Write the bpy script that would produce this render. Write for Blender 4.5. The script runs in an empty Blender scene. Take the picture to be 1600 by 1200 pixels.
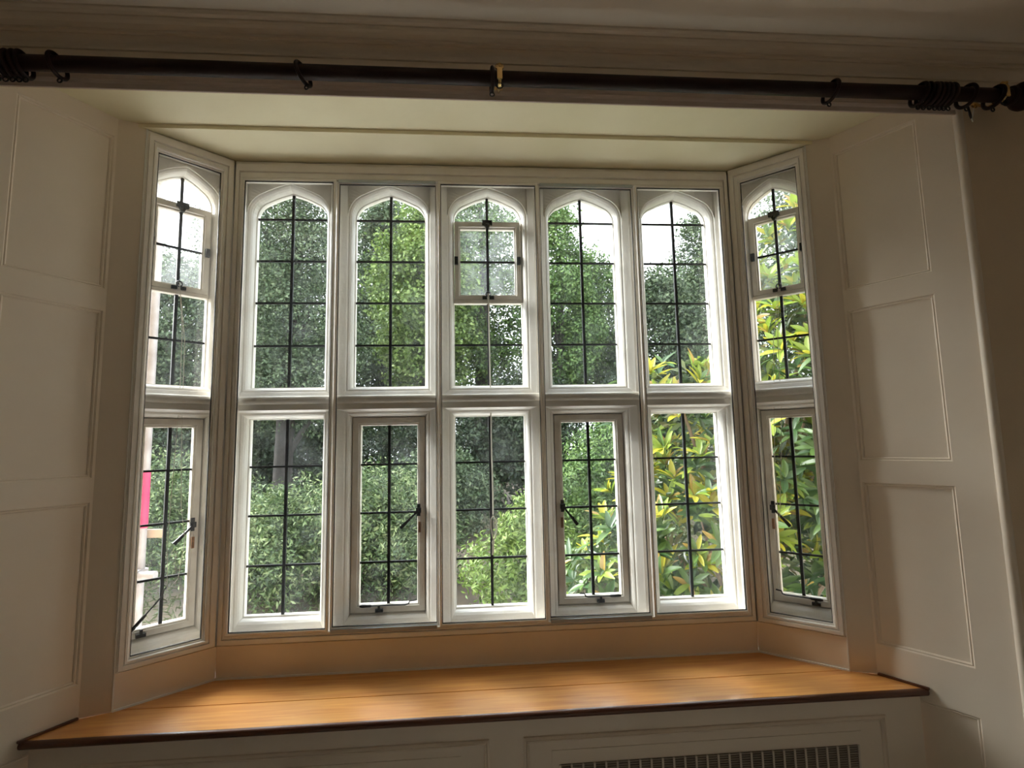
import bpy, bmesh, math, random
import numpy as np
from mathutils import Matrix, Vector
R = math.radians
scene = bpy.context.scene
col = scene.collection
random.seed(7)

# ------------------------------------------------------------------ camera
F_PX = 830.0
CAM = (-0.1084, -2.5473, 1.0034)
PITCH, ROLL, YAW = 0.1114, 0.0195, -0.0780
cd = bpy.data.cameras.new('camera'); cam = bpy.data.objects.new('camera', cd); col.objects.link(cam)
cd.sensor_width = 36.0; cd.lens = 36.0 * F_PX / 1600.0; cd.clip_start = 0.02; cd.clip_end = 300
rot = Matrix.Rotation(YAW, 3, 'Z') @ Matrix.Rotation(PITCH, 3, 'X') @ Matrix.Rotation(ROLL, 3, 'Y')
bl = Matrix((rot.col[0], rot.col[2], -rot.col[1])).transposed()
cam.matrix_world = Matrix.Translation(CAM) @ bl.to_4x4()
scene.camera = cam

# ------------------------------------------------------------------ sky and exposure
wd = bpy.data.worlds.new('overcast_sky'); scene.world = wd; wd.use_nodes = True
bg = wd.node_tree.nodes['Background']
bg.inputs['Color'].default_value = (0.93, 0.965, 1.0, 1)
bg.inputs['Strength'].default_value = 1.0
sd = bpy.data.lights.new('hazy_sun', 'SUN'); sd.energy = 3.4; sd.angle = R(40); sd.color = (1, .96, .88)
so = bpy.data.objects.new('hazy_sun', sd); col.objects.link(so)
so.rotation_euler = Vector((-.80, .38, .62)).to_track_quat('Z', 'Y').to_euler()   # veiled sun to the left of the garden
vs = scene.view_settings
vs.view_transform = 'Standard'; vs.look = 'None'; vs.gamma = 1.0; vs.use_curve_mapping = False
vs.exposure = 2.52
scene.cycles.max_bounces = 10; scene.cycles.diffuse_bounces = 6; scene.cycles.transparent_max_bounces = 24
scene.cycles.caustics_reflective = False; scene.cycles.caustics_refractive = False

# ------------------------------------------------------------------ materials
MATS = {}
def mat(name, base, rough=.5, metal=0.0, noise=None, bump=0.0, bscale=60, coat=0.0, spec=.5):
    m = bpy.data.materials.new(name); m.use_nodes = True; nt = m.node_tree
    b = nt.nodes['Principled BSDF']
    b.inputs['Base Color'].default_value = (*base, 1); b.inputs['Roughness'].default_value = rough
    b.inputs['Metallic'].default_value = metal; b.inputs['Specular IOR Level'].default_value = spec
    b.inputs['Coat Weight'].default_value = coat; b.inputs['Coat Roughness'].default_value = .12
    tc = nt.nodes.new('ShaderNodeTexCoord')
    if noise:
        c2, sc = noise
        n = nt.nodes.new('ShaderNodeTexNoise'); n.inputs['Scale'].default_value = sc; n.inputs['Detail'].default_value = 5
        r = nt.nodes.new('ShaderNodeValToRGB'); r.color_ramp.elements[0].position = .35; r.color_ramp.elements[1].position = .7
        r.color_ramp.elements[0].color = (*base, 1); r.color_ramp.elements[1].color = (*c2, 1)
        nt.links.new(tc.outputs['Object'], n.inputs['Vector']); nt.links.new(n.outputs['Fac'], r.inputs['Fac'])
        nt.links.new(r.outputs['Color'], b.inputs['Base Color'])
    if bump:
        n = nt.nodes.new('ShaderNodeTexNoise'); n.inputs['Scale'].default_value = bscale; n.inputs['Detail'].default_value = 6
        bm_ = nt.nodes.new('ShaderNodeBump'); bm_.inputs['Strength'].default_value = bump; bm_.inputs['Distance'].default_value = .004
        nt.links.new(tc.outputs['Object'], n.inputs['Vector']); nt.links.new(n.outputs['Fac'], bm_.inputs['Height'])
        nt.links.new(bm_.outputs['Normal'], b.inputs['Normal'])
    MATS[name] = m
    return m

mat('cream_paint', (.82, .728, .618), .38, noise=((.78, .68, .57), 3.0), bump=.12, bscale=22)
mat('soffit_paint', (.83, .765, .545), .5, noise=((.79, .72, .50), 4.0), bump=.15, bscale=25)
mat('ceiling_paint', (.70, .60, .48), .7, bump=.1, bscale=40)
mat('shaded_cream', (.64, .53, .46), .5, bump=.1, bscale=25)  # darker copy of the cream paint, shade on the lintel put into the colour
mat('wall_paint', (.74, .60, .44), .75, bump=.25, bscale=120)
mat('white_stone', (.89, .87, .83), .45, noise=((.84, .81, .75), 9.0), bump=.35, bscale=45)
mat('white_metal', (.85, .81, .76), .35, noise=((.80, .75, .69), 12.0))
mat('white_casement', (.82, .79, .73), .4, noise=((.70, .65, .58), 16.0), bump=.3, bscale=60)
mat('grey_track', (.38, .40, .42), .35, metal=.7)
mat('gasket', (.03, .028, .025), .6)
mat('lead', (.012, .014, .018), .55, metal=.2)
mat('black_iron', (.008, .008, .009), .42, metal=.3)
mat('rust_plate', (.33, .16, .07), .6, metal=.3, noise=((.16, .07, .03), 120))
mat('brass', (.72, .50, .22), .25, metal=1.0)
mat('dark_wood', (.016, .006, .005), .5, spec=.25)
mat('cord', (.72, .69, .62), .8)
mat('caulk', (.80, .78, .74), .5)
mat('carpet', (.44, .40, .35), .95, noise=((.38, .34, .30), 40), bump=.3, bscale=300)
mat('room_paint', (.78, .72, .64), .7)
mat('earth', (.045, .032, .020), .95, noise=((.085, .062, .036), 5), bump=1.0, bscale=10)
mat('bark', (.040, .034, .029), .9, noise=((.016, .014, .012), 9), bump=1.0, bscale=14)
mat('stem_wood', (.22, .15, .09), .8, noise=((.13, .09, .06), 30))
mat('galvanised', (.34, .32, .33), .5, metal=.2, noise=((.24, .21, .21), 14))
mat('pink_sleeve', (.42, .025, .10), .55)
mat('timber_board', (.45, .33, .24), .8, noise=((.33, .23, .16), 14))
mat('bounce_pale', (.75, .73, .72), .8)  # pale surface of the slab added for bounce light
mat('dark_void', (.09, .075, .06), .9)
mat('grille_paint', (.66, .60, .52), .5)
mat('grille_dark', (.30, .26, .215), .6)

def wood_mat(name, a, b_, rough, coat):
    m = bpy.data.materials.new(name); m.use_nodes = True; nt = m.node_tree; p = nt.nodes['Principled BSDF']
    tc = nt.nodes.new('ShaderNodeTexCoord'); mp = nt.nodes.new('ShaderNodeMapping')
    mp.inputs['Scale'].default_value = (1.1, 16, 16)
    n = nt.nodes.new('ShaderNodeTexNoise'); n.inputs['Scale'].default_value = 3.2; n.inputs['Detail'].default_value = 8; n.inputs['Distortion'].default_value = .6
    r = nt.nodes.new('ShaderNodeValToRGB'); e = r.color_ramp.elements
    e[0].position = .3; e[0].color = (*a, 1); e[1].position = .72; e[1].color = (*b_, 1)
    n2 = nt.nodes.new('ShaderNodeTexNoise'); n2.inputs['Scale'].default_value = 1.6
    mx = nt.nodes.new('ShaderNodeMixRGB'); mx.blend_type = 'MULTIPLY'; mx.inputs['Fac'].default_value = .15
    nt.links.new(tc.outputs['Object'], mp.inputs['Vector']); nt.links.new(mp.outputs['Vector'], n.inputs['Vector'])
    nt.links.new(tc.outputs['Object'], n2.inputs['Vector'])
    nt.links.new(n.outputs['Fac'], r.inputs['Fac']); nt.links.new(r.outputs['Color'], mx.inputs['Color1']); nt.links.new(n2.outputs['Color'], mx.inputs['Color2'])
    nt.links.new(mx.outputs['Color'], p.inputs['Base Color'])
    p.inputs['Roughness'].default_value = rough; p.inputs['Coat Weight'].default_value = coat; p.inputs['Coat Roughness'].default_value = .13
    bp = nt.nodes.new('ShaderNodeBump'); bp.inputs['Strength'].default_value = .12; bp.inputs['Distance'].default_value = .003
    nt.links.new(n.outputs['Fac'], bp.inputs['Height']); nt.links.new(bp.outputs['Normal'], p.inputs['Normal'])
    MATS[name] = m
wood_mat('oak_board', (.62, .25, .060), (.82, .41, .115), .36, .75)
wood_mat('dark_nosing', (.075, .022, .009), (.12, .036, .014), .35, .3)

def glass_mat(name, dust, dust_scale, tint=(.96, .98, .985)):
    """thin clear pane with a film of dust: see-through, a clear reflection and a little scattered daylight"""
    m = bpy.data.materials.new(name); m.use_nodes = True; nt = m.node_tree; nt.nodes.clear()
    out = nt.nodes.new('ShaderNodeOutputMaterial')
    tr = nt.nodes.new('ShaderNodeBsdfTransparent'); tr.inputs['Color'].default_value = (*tint, 1)
    gl = nt.nodes.new('ShaderNodeBsdfGlossy'); gl.inputs['Roughness'].default_value = .015
    lw = nt.nodes.new('ShaderNodeLayerWeight'); lw.inputs['Blend'].default_value = .5
    p5 = nt.nodes.new('ShaderNodeMath'); p5.operation = 'POWER'; p5.inputs[1].default_value = 5.0
    fr = nt.nodes.new('ShaderNodeMapRange'); fr.inputs['To Min'].default_value = .022; fr.inputs['To Max'].default_value = .9
    nt.links.new(lw.outputs['Facing'], p5.inputs[0]); nt.links.new(p5.outputs[0], fr.inputs['Value'])
    m1 = nt.nodes.new('ShaderNodeMixShader')
    nt.links.new(fr.outputs['Result'], m1.inputs['Fac']); nt.links.new(tr.outputs['BSDF'], m1.inputs[1]); nt.links.new(gl.outputs['BSDF'], m1.inputs[2])
    tl = nt.nodes.new('ShaderNodeBsdfTranslucent'); tl.inputs['Color'].default_value = (.80, .86, .92, 1)
    tc = nt.nodes.new('ShaderNodeTexCoord'); n = nt.nodes.new('ShaderNodeTexNoise'); n.inputs['Scale'].default_value = dust_scale; n.inputs['Detail'].default_value = 6
    mr = nt.nodes.new('ShaderNodeMapRange'); mr.inputs['From Min'].default_value = .35; mr.inputs['From Max'].default_value = .75
    mr.inputs['To Min'].default_value = dust[0]; mr.inputs['To Max'].default_value = dust[1]
    nt.links.new(tc.outputs['Object'], n.inputs['Vector']); nt.links.new(n.outputs['Fac'], mr.inputs['Value'])
    m2 = nt.nodes.new('ShaderNodeMixShader')
    nt.links.new(mr.outputs['Result'], m2.inputs['Fac']); nt.links.new(m1.outputs['Shader'], m2.inputs[1]); nt.links.new(tl.outputs['BSDF'], m2.inputs[2])
    nt.links.new(m2.outputs['Shader'], out.inputs['Surface'])
    MATS[name] = m
glass_mat('old_glass', (.0, .013), 9)
glass_mat('dusty_glass', (.025, .09), 16)
glass_mat('sheet_glass', (.0, .008), 2, (.985, .99, .99))

def leaf_mat(name, cols, rough=.45, trans=.14, gloss=.04):
    m = bpy.data.materials.new(name); m.use_nodes = True; nt = m.node_tree; nt.nodes.clear()
    out = nt.nodes.new('ShaderNodeOutputMaterial'); g = nt.nodes.new('ShaderNodeNewGeometry')
    r = nt.nodes.new('ShaderNodeValToRGB'); r.color_ramp.interpolation = 'LINEAR'
    e = r.color_ramp.elements
    e[0].position = 0; e[0].color = (*cols[0], 1); e[1].position = 1; e[1].color = (*cols[-1], 1)
    for i, c in enumerate(cols[1:-1]):
        x = e.new((i + 1) / (len(cols) - 1)); x.color = (*c, 1)
    tc = nt.nodes.new('ShaderNodeTexCoord'); nz = nt.nodes.new('ShaderNodeTexNoise'); nz.inputs['Scale'].default_value = 1.7; nz.inputs['Detail'].default_value = 2
    sm = nt.nodes.new('ShaderNodeMapRange'); sm.inputs['From Min'].default_value = .3; sm.inputs['From Max'].default_value = .7; sm.inputs['To Min'].default_value = -.25; sm.inputs['To Max'].default_value = .25
    ad = nt.nodes.new('ShaderNodeMath'); ad.operation = 'ADD'; ad.use_clamp = True      # sprays differ in hue; light and dark clumps painted in by noise
    nt.links.new(tc.outputs['Object'], nz.inputs['Vector']); nt.links.new(nz.outputs['Fac'], sm.inputs['Value'])
    nt.links.new(sm.outputs['Result'], ad.inputs[0]); nt.links.new(g.outputs['Random Per Island'], ad.inputs[1]); nt.links.new(ad.outputs[0], r.inputs['Fac'])
    d = nt.nodes.new('ShaderNodeBsdfDiffuse'); t = nt.nodes.new('ShaderNodeBsdfTranslucent'); s = nt.nodes.new('ShaderNodeBsdfGlossy')
    s.inputs['Roughness'].default_value = rough
    for n in (d, t): nt.links.new(r.outputs['Color'], n.inputs['Color'])
    a = nt.nodes.new('ShaderNodeMixShader'); a.inputs['Fac'].default_value = trans
    b = nt.nodes.new('ShaderNodeMixShader'); b.inputs['Fac'].default_value = gloss
    nt.links.new(d.outputs[0], a.inputs[1]); nt.links.new(t.outputs[0], a.inputs[2])
    nt.links.new(a.outputs[0], b.inputs[1]); nt.links.new(s.outputs[0], b.inputs[2]); nt.links.new(b.outputs[0], out.inputs['Surface'])
    MATS[name] = m
leaf_mat('leaf_greygreen', [(.0208, .0364, .0182), (.0442, .0702, .0325), (.0806, .1196, .0572), (.1495, .1885, .1014)], gloss=.025)
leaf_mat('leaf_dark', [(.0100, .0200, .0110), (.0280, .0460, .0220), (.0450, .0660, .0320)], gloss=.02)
leaf_mat('leaf_mid', [(.0275, .0575, .0150), (.0750, .1400, .0350), (.1562, .2375, .0700)], gloss=.025)
leaf_mat('leaf_lime', [(.050, .088, .020), (.115, .180, .040), (.195, .265, .075)], gloss=.025)
leaf_mat('leaf_shrub', [(.0220, .0440, .0154), (.0495, .0880, .0264), (.0935, .1430, .0462), (.2035, .2475, .1100)], gloss=.03)
leaf_mat('leaf_bright', [(.0600, .1100, .0160), (.1200, .1900, .0360), (.1900, .2500, .0700)], gloss=.03)
leaf_mat('rhodo_yellow', [(.3300, .3100, .0260), (.3800, .3600, .0400)], .4, .35, .03)
leaf_mat('rhodo_lime', [(.1600, .2400, .0300), (.2100, .2800, .0400)], .4, .35, .03)
leaf_mat('rhodo_green', [(.0550, .1100, .0260), (.0800, .1400, .0360)], .35, .2, .04)
leaf_mat('rhodo_dark', [(.0240, .0580, .0180), (.0360, .0800, .0240)], .35, .15, .04)
leaf_mat('rhodo_amber', [(.2600, .1700, .0340), (.2900, .2000, .0500)], .35, .3, .05)
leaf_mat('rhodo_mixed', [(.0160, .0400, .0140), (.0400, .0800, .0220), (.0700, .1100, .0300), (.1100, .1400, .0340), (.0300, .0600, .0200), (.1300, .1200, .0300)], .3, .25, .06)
leaf_mat('grass_blade', [(.0450, .0750, .0200), (.0800, .1100, .0350), (.1100, .1200, .0550)])

# ------------------------------------------------------------------ mesh helpers
IDENT = lambda s, t, z: (s, t, z)
class MB:
    def __init__(self, F=IDENT): self.v = []; self.f = []; self.F = F
    def pt(self, *p): self.v.append(self.F(*p)); return len(self.v) - 1
    def box(self, s0, s1, t0, t1, z0, z1):
        i = [self.pt(s, t, z) for z in (z0, z1) for (s, t) in ((s0, t0), (s1, t0), (s1, t1), (s0, t1))]
        for q in ((0, 1, 2, 3), (4, 7, 6, 5), (0, 4, 5, 1), (1, 5, 6, 2), (2, 6, 7, 3), (3, 7, 4, 0)): self.f.append([i[k] for k in q])
        return self
    def prism(self, poly, z0, z1):
        n = len(poly); a = [self.pt(p[0], p[1], z0) for p in poly]; b = [self.pt(p[0], p[1], z1) for p in poly]
        self.f.append(a[::-1]); self.f.append(b)
        for k in range(n): self.f.append([a[k], a[(k + 1) % n], b[(k + 1) % n], b[k]])
        return self
    def extrude_s(self, prof, s0, s1):
        """profile of (t, z) run along s"""
        n = len(prof); a = [self.pt(s0, *p) for p in prof]; b = [self.pt(s1, *p) for p in prof]
        self.f.append(a); self.f.append(b[::-1])
        for k in range(n): self.f.append([a[k], b[k], b[(k + 1) % n], a[(k + 1) % n]])
        return self
    def plate(self, poly, t0, t1):
        """polygon of (s, z) given a thickness in t"""
        n = len(poly); a = [self.pt(p[0], t0, p[1]) for p in poly]; b = [self.pt(p[0], t1, p[1]) for p in poly]
        self.f.append(a); self.f.append(b[::-1])
        for k in range(n): self.f.append([a[k], b[k], b[(k + 1) % n], a[(k + 1) % n]])
        return self
    def loops(self, loops, closed=False):
        """bridge closed loops of equal length"""
        ids = [[self.pt(*p) for p in L] for L in loops]; n = len(ids[0]); m = len(ids)
        for j in range(m if closed else m - 1):
            A, B = ids[j], ids[(j + 1) % m]
            for k in range(n): self.f.append([A[k], A[(k + 1) % n], B[(k + 1) % n], B[k]])
        return self
    def rect_sweep(self, s0, s1, z0, z1, prof, scale=(1, 1, 1, 1), closed=True):
        L, Rr, B, T = scale
        return self.loops([[(s0 - o * L, t, z0 - o * B), (s1 + o * Rr, t, z0 - o * B), (s1 + o * Rr, t, z1 + o * T), (s0 - o * L, t, z1 + o * T)] for o, t in prof], closed)
    def tube(self, path, rad, seg=8, cap=True):
        path = [Vector(p) for p in path]; n = len(path)
        rad = rad if isinstance(rad, (list, tuple)) else [rad] * n
        rings = []; up = None
        for k in range(n):
            d = (path[min(k + 1, n - 1)] - path[max(k - 1, 0)]).normalized()
            if up is None:
                up = Vector((0, 0, 1)) if abs(d.z) < .9 else Vector((1, 0, 0))
            x = (up - d * up.dot(d))
            if x.length < 1e-5: x = d.orthogonal()
            x.normalize(); y = d.cross(x); up = x
            rings.append([self.pt(*(path[k] + (x * math.cos(2 * math.pi * j / seg) + y * math.sin(2 * math.pi * j / seg)) * rad[k])) for j in range(seg)])
        for k in range(n - 1):
            for j in range(seg): self.f.append([rings[k][j], rings[k][(j + 1) % seg], rings[k + 1][(j + 1) % seg], rings[k + 1][j]])
        if cap: self.f.append(rings[0][::-1]); self.f.append(rings[-1])
        return self
    def torus(self, c, axis, r, a, seg=20, ts=8):
        c = Vector(c); w = Vector(axis).normalized(); u = w.orthogonal().normalized(); v = w.cross(u); rings = []
        for k in range(seg):
            th = 2 * math.pi * k / seg; d = u * math.cos(th) + v * math.sin(th)
            rings.append([self.pt(*(c + d * (r + a * math.cos(2 * math.pi * j / ts)) + w * a * math.sin(2 * math.pi * j / ts))) for j in range(ts)])
        for k in range(seg):
            for j in range(ts): self.f.append([rings[k][j], rings[(k + 1) % seg][j], rings[(k + 1) % seg][(j + 1) % ts], rings[k][(j + 1) % ts]])
        return self
    def lathe(self, prof, c, axis, seg=20):
        """prof of (along, radius) about an axis through c"""
        c = Vector(c); w = Vector(axis).normalized(); u = w.orthogonal().normalized(); v = w.cross(u); rings = []
        for h, r in prof:
            rings.append([self.pt(*(c + w * h + (u * math.cos(2 * math.pi * k / seg) + v * math.sin(2 * math.pi * k / seg)) * r)) for k in range(seg)])
        for a, b in zip(rings, rings[1:]):
            for k in range(seg): self.f.append([a[k], a[(k + 1) % seg], b[(k + 1) % seg], b[k]])
        self.f.append(rings[0][::-1]); self.f.append(rings[-1])
        return self
    def mesh(self, name, material, origin=(0, 0, 0), smooth=False, bevel=0):
        me = bpy.data.meshes.new(name)
        ox, oy, oz = origin
        me.from_pydata([(x - ox, y - oy, z - oz) for x, y, z in self.v], [], self.f)
        b = bmesh.new(); b.from_mesh(me)
        bmesh.ops.recalc_face_normals(b, faces=b.faces)
        if bevel:
            bmesh.ops.bevel(b, geom=[e for e in b.edges if len(e.link_faces) == 2 and e.calc_face_angle(0) > .5], offset=bevel, segments=2, affect='EDGES', clamp_overlap=True)
        b.to_mesh(me); b.free()
        if smooth:
            me.polygons.foreach_set('use_smooth', [True] * len(me.polygons))
            me.set_sharp_from_angle(angle=R(38))
        me.materials.append(MATS[material])
        return me
    def build(self, name, material, parent=None, smooth=False, bevel=0, origin=None):
        if parent is not None: origin = root_of(parent).location
        elif origin is None: origin = self.base()
        o = bpy.data.objects.new(name, self.mesh(name, material, origin, smooth, bevel)); col.objects.link(o)
        if parent is not None: o.parent = parent
        else: o.location = origin
        return o
    def base(self):
        xs, ys, zs = zip(*self.v)
        return Vector(((min(xs) + max(xs)) / 2, (min(ys) + max(ys)) / 2, min(zs)))

def root_of(o):
    while o.parent is not None: o = o.parent
    return o
def tag(o, label, cat, group=None, kind=None):
    o['label'] = label; o['category'] = cat
    if group: o['group'] = group
    if kind: o['kind'] = kind
    return o
def thing(name, label, cat, loc=(0, 0, 0), group=None, kind=None):
    o = bpy.data.objects.new(name, None); o.empty_display_size = .05; col.objects.link(o); o.location = loc
    return tag(o, label, cat, group, kind)
def link(name, me, parent, loc, rot=(0, 0, 0), scale=(1, 1, 1)):
    o = bpy.data.objects.new(name, me); col.objects.link(o); o.parent = parent
    o.location = Vector(loc) - (root_of(parent).location if parent is not None else Vector((0, 0, 0)))
    o.rotation_euler = rot; o.scale = scale
    return o

# ------------------------------------------------------------------ plan of the bay (metres; seat top is z = 0)
CX, CEX, CEY = 1.238, 1.508, -.25            # bay corner, end of the canted side
PX, PY = 1.602, -.29                         # post / panelled reveal corner
QX, QY = 1.838, -.68                         # outer corner of the reveal in the room wall
CL = math.hypot(CEX - CX, CEY)
def cantF(sg):
    dx, dy = sg * (CEX - CX) / CL, CEY / CL
    nx, ny = -dy * sg, abs(dx)
    return lambda s, t, z: (sg * CX + dx * s + nx * t, dy * s + ny * t, z)
FRAMES = {'main': IDENT, 'left': cantF(-1), 'right': cantF(1)}
RL = math.hypot(QX - PX, QY - PY)
def revealF(sg):                             # s from the post towards the room, t into the masonry
    dx, dy = sg * (QX - PX) / RL, (QY - PY) / RL
    nx, ny = sg * abs(dy), abs(dx)
    return lambda s, t, z: (sg * PX + dx * s + nx * t, PY + dy * s + ny * t, z)

Z_FLOOR, Z_CEIL, Z_GROUND = -.46, 2.50, -1.05
ROOM_X, ROOM_Y = 2.75, -5.2

# ------------------------------------------------------------------ room shell
def struct(name, mb, material, label, cat, **k):
    return tag(mb.build(name, material, **k), label, cat, kind='structure')
struct('floor', MB().box(-ROOM_X - .1, ROOM_X + .1, ROOM_Y - .1, -.36, Z_FLOOR - .1, Z_FLOOR), 'carpet', 'beige carpeted floor of the dim room before the bay', 'floor')
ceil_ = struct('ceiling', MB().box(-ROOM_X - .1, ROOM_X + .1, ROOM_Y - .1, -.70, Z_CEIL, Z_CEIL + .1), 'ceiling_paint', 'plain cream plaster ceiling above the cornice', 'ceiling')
struct('wall_back', MB().box(-ROOM_X - .1, ROOM_X + .1, ROOM_Y - .12, ROOM_Y, Z_FLOOR, Z_CEIL), 'room_paint', 'cream painted wall across the room behind the viewer', 'wall')
struct('wall_left', MB().box(-ROOM_X - .12, -ROOM_X, ROOM_Y, -.70, Z_FLOOR, Z_CEIL), 'room_paint', 'cream painted side wall of the room beyond the left reveal', 'wall')
struct('wall_right', MB().box(ROOM_X, ROOM_X + .12, ROOM_Y, -.70, Z_FLOOR, Z_CEIL), 'room_paint', 'cream painted side wall of the room beyond the right reveal', 'wall')
for sg, nm in ((-1, 'left'), (1, 'right')):
    F = FRAMES[nm]; e = F(CL, .012, 0); e2 = F(CL, .26, 0)
    rF = revealF(sg); a = rF(0, .028, 0); b = rF(RL + .004, .028, 0)
    poly = [(e[0], e[1]), (e2[0], e2[1]), (sg * (ROOM_X + .12), .25), (sg * (ROOM_X + .12), -.70), (sg * 1.86, -.70), (b[0], b[1]), (a[0], a[1])]
    side = 'left' if sg < 0 else 'right'
    struct('wall_front_' + side, MB().prism(poly, Z_GROUND, 2.95), 'wall_paint', 'dark tan wall beside the %s reveal of the bay' % side, 'wall')
# masonry above the bay opening, its soffit in two levels
struct('ceiling_bay', MB().prism([(-1.80, -.262)] + [FRAMES['left'](q, .205, 0)[:2] for q in (CL + .01, -.0805)] + [FRAMES['right'](q, .205, 0)[:2] for q in (-.0805, CL + .01)] + [(1.80, -.262)], 2.400, 2.95), 'soffit_paint', 'cream inner soffit of the bay just above the windows', 'soffit')
struct('ceiling_bay_outer', MB().prism([(-1.86, -.68), (-1.66, -.25), (1.66, -.25), (1.86, -.68)], 2.418, 2.95), 'soffit_paint', 'bright cream outer soffit of the bay behind the lintel', 'soffit')
struct('wall_front_top', MB().box(-1.90, 1.90, -.70, -.675, 2.42, 2.95), 'cream_paint', 'strip of wall over the bay opening behind the cornice', 'wall')
# wall under the windows
for nm, s0, s1 in (('main', -1.30, 1.30), ('left', -.06, CL), ('right', -.06, CL)):
    struct('wall_under_' + {'main': 'middle', 'left': 'left', 'right': 'right'}[nm], MB(FRAMES[nm]).box(s0, s1, .03, .24, Z_GROUND, .10), 'white_stone',
           {'main': 'low masonry wall under the five middle lights', 'left': 'low masonry wall under the left canted window', 'right': 'low masonry wall under the right canted window'}[nm], 'wall')
# lintel board with bead
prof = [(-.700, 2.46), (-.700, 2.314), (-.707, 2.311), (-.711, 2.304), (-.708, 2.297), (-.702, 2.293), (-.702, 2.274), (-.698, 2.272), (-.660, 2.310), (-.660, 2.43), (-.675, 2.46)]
struct('trim_1', MB().extrude_s(prof, -1.833, 1.833), 'shaded_cream', 'lintel board with beaded lower edge behind the curtain pole', 'lintel')
# cornice
prof = [(-.699, 2.374), (-.712, 2.376), (-.715, 2.380), (-.715, 2.406), (-.709, 2.409), (-.709, 2.412), (-.716, 2.413)]
for k in range(7):
    a = k / 6 * math.pi / 2; prof.append((-.716 - .036 * (1 - math.cos(a)), 2.413 + .026 * math.sin(a)))
prof += [(-.752, 2.443), (-.762, 2.445), (-.762, 2.455), (-.770, 2.458), (-.780, 2.462), (-.788, 2.470), (-.792, 2.478), (-.792, 2.484), (-.806, 2.487), (-.812, 2.494), (-.814, 2.505), (-.699, 2.505)]
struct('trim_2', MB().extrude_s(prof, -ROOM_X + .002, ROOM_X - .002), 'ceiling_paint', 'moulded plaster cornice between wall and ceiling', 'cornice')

# ------------------------------------------------------------------ posts and panelled reveals
for sg, nm in ((-1, 'left'), (1, 'right')):
    F = FRAMES[nm]; rF = revealF(sg)
    e = F(CL, 0, 0); eb = F(CL, .04, 0)
    poly = [(e[0], e[1]), (sg * PX, PY), (sg * (PX + .03), PY + .03), (eb[0], eb[1])]
    t = thing('trim_%d' % (3 if sg < 0 else 4), 'cream corner post between the %s canted window and the panelled reveal' % nm, 'trim', (sg * 1.56, -.27, 0), kind='structure')
    MB().prism(poly, 0, 2.418).build('post', 'cream_paint', t)
    m = MB(F); m.box(CL - .004, CL + .002, -.005, .0, .004, 2.398); m.build('corner_bead', 'caulk', t)
    t = thing('trim_%d' % (5 if sg < 0 else 6), 'cream panelled reveal on the %s of the bay' % nm, 'panelling', (sg * 1.75, -.5, Z_FLOOR), kind='structure')
    s_in, s_out, top = .010, .335, 2.418
    MB(rF).box(0, RL, .016, .028, Z_FLOOR, top).build('backing', 'cream_paint', t)
    MB(rF).box(s_out, RL, 0, .016, Z_FLOOR, top).build('stile', 'cream_paint', t)
    MB(rF).box(0, s_in, 0, .016, Z_FLOOR, top).build('stile', 'cream_paint', t)
    pan = [(2.335, 1.669), (1.576, .900), (.804, .126), (-.050, -.36)]
    zr = [top] + [z for p in pan for z in p] + [Z_FLOOR]
    for a, b in zip(zr[0::2], zr[1::2]):
        MB(rF).box(s_in, s_out, 0, .016, b, a).build('rail', 'cream_paint', t)
    for a, b in pan:
        p = MB(rF).box(s_in + .012, s_out - .012, .011, .0165, b + .012, a - .012).build('panel', 'cream_paint', t)
        MB(rF).rect_sweep(s_in + .014, s_out - .014, b + .014, a - .014, [(0, .0125), (0, .008), (.005, .004), (.009, .006), (.014, .001), (.0145, .0125)]).build('panel_moulding', 'cream_paint', p)
    # corner bead to the room wall
    t = thing('trim_%d' % (7 if sg < 0 else 8), 'rounded cream corner bead where the %s reveal meets the room wall' % nm, 'trim', (sg * 1.85, -.69, Z_FLOOR), kind='structure')
    MB().tube([(sg * 1.848, -.694, Z_FLOOR), (sg * 1.848, -.694, 2.39)], .0165, 14).build('bead', 'cream_paint', t, smooth=True)

# ------------------------------------------------------------------ stone windows
GT = .147                                    # depth of the leaded glass behind the secondary glazing
ZL0, ZL1, ZU0, ZSP, ZAP = .222, 1.142, 1.298, 2.165, 2.295
LOW_BARS = [.447, .680, .913]; UP_BARS = [1.508, 1.727, 1.945, 2.165]
def arch_pts(hw, n=9):
    """right-hand half of a four-centred arch, from springing to apex, for half width hw"""
    k = hw / .174; r, th = .09, R(68.5); pts = []
    for i in range(n):
        a = th * i / (n - 1); pts.append((k * (.084 + r * math.cos(a)), ZSP + r * math.sin(a)))
    x, z = pts[-1]
    for i in range(1, 5):
        f = i / 4; pts.append((x * (1 - f), z + (ZAP - z) * f - (.004 * math.sin(math.pi * f) if i < 4 else 0) * -1))
    return pts
def outline(c, hw):
    h = arch_pts(hw)
    P = [(c - hw, ZU0), (c + hw, ZU0), (c + hw, 1.6), (c + hw, 1.9)] + [(c + x, z) for x, z in h] + [(c - x, z) for x, z in h[-2::-1]] + [(c - hw, 1.9), (c - hw, 1.6)]
    return P
def offset(P, o, bs=1.0):
    n = len(P); out = []
    for i in range(n):
        a, b, c = Vector(P[i - 1]), Vector(P[i]), Vector(P[(i + 1) % n])
        d1, d2 = (b - a).normalized(), (c - b).normalized()
        n1, n2 = Vector((d1.y, -d1.x)), Vector((d2.y, -d2.x))
        m = (n1 + n2); m = m / max(m.dot(n1), .3) if m.length > 1e-6 else n1
        q = b + m * o
        if i < 2: q.y = b.y - o * bs
        out.append((q.x, q.y))
    return out
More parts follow.
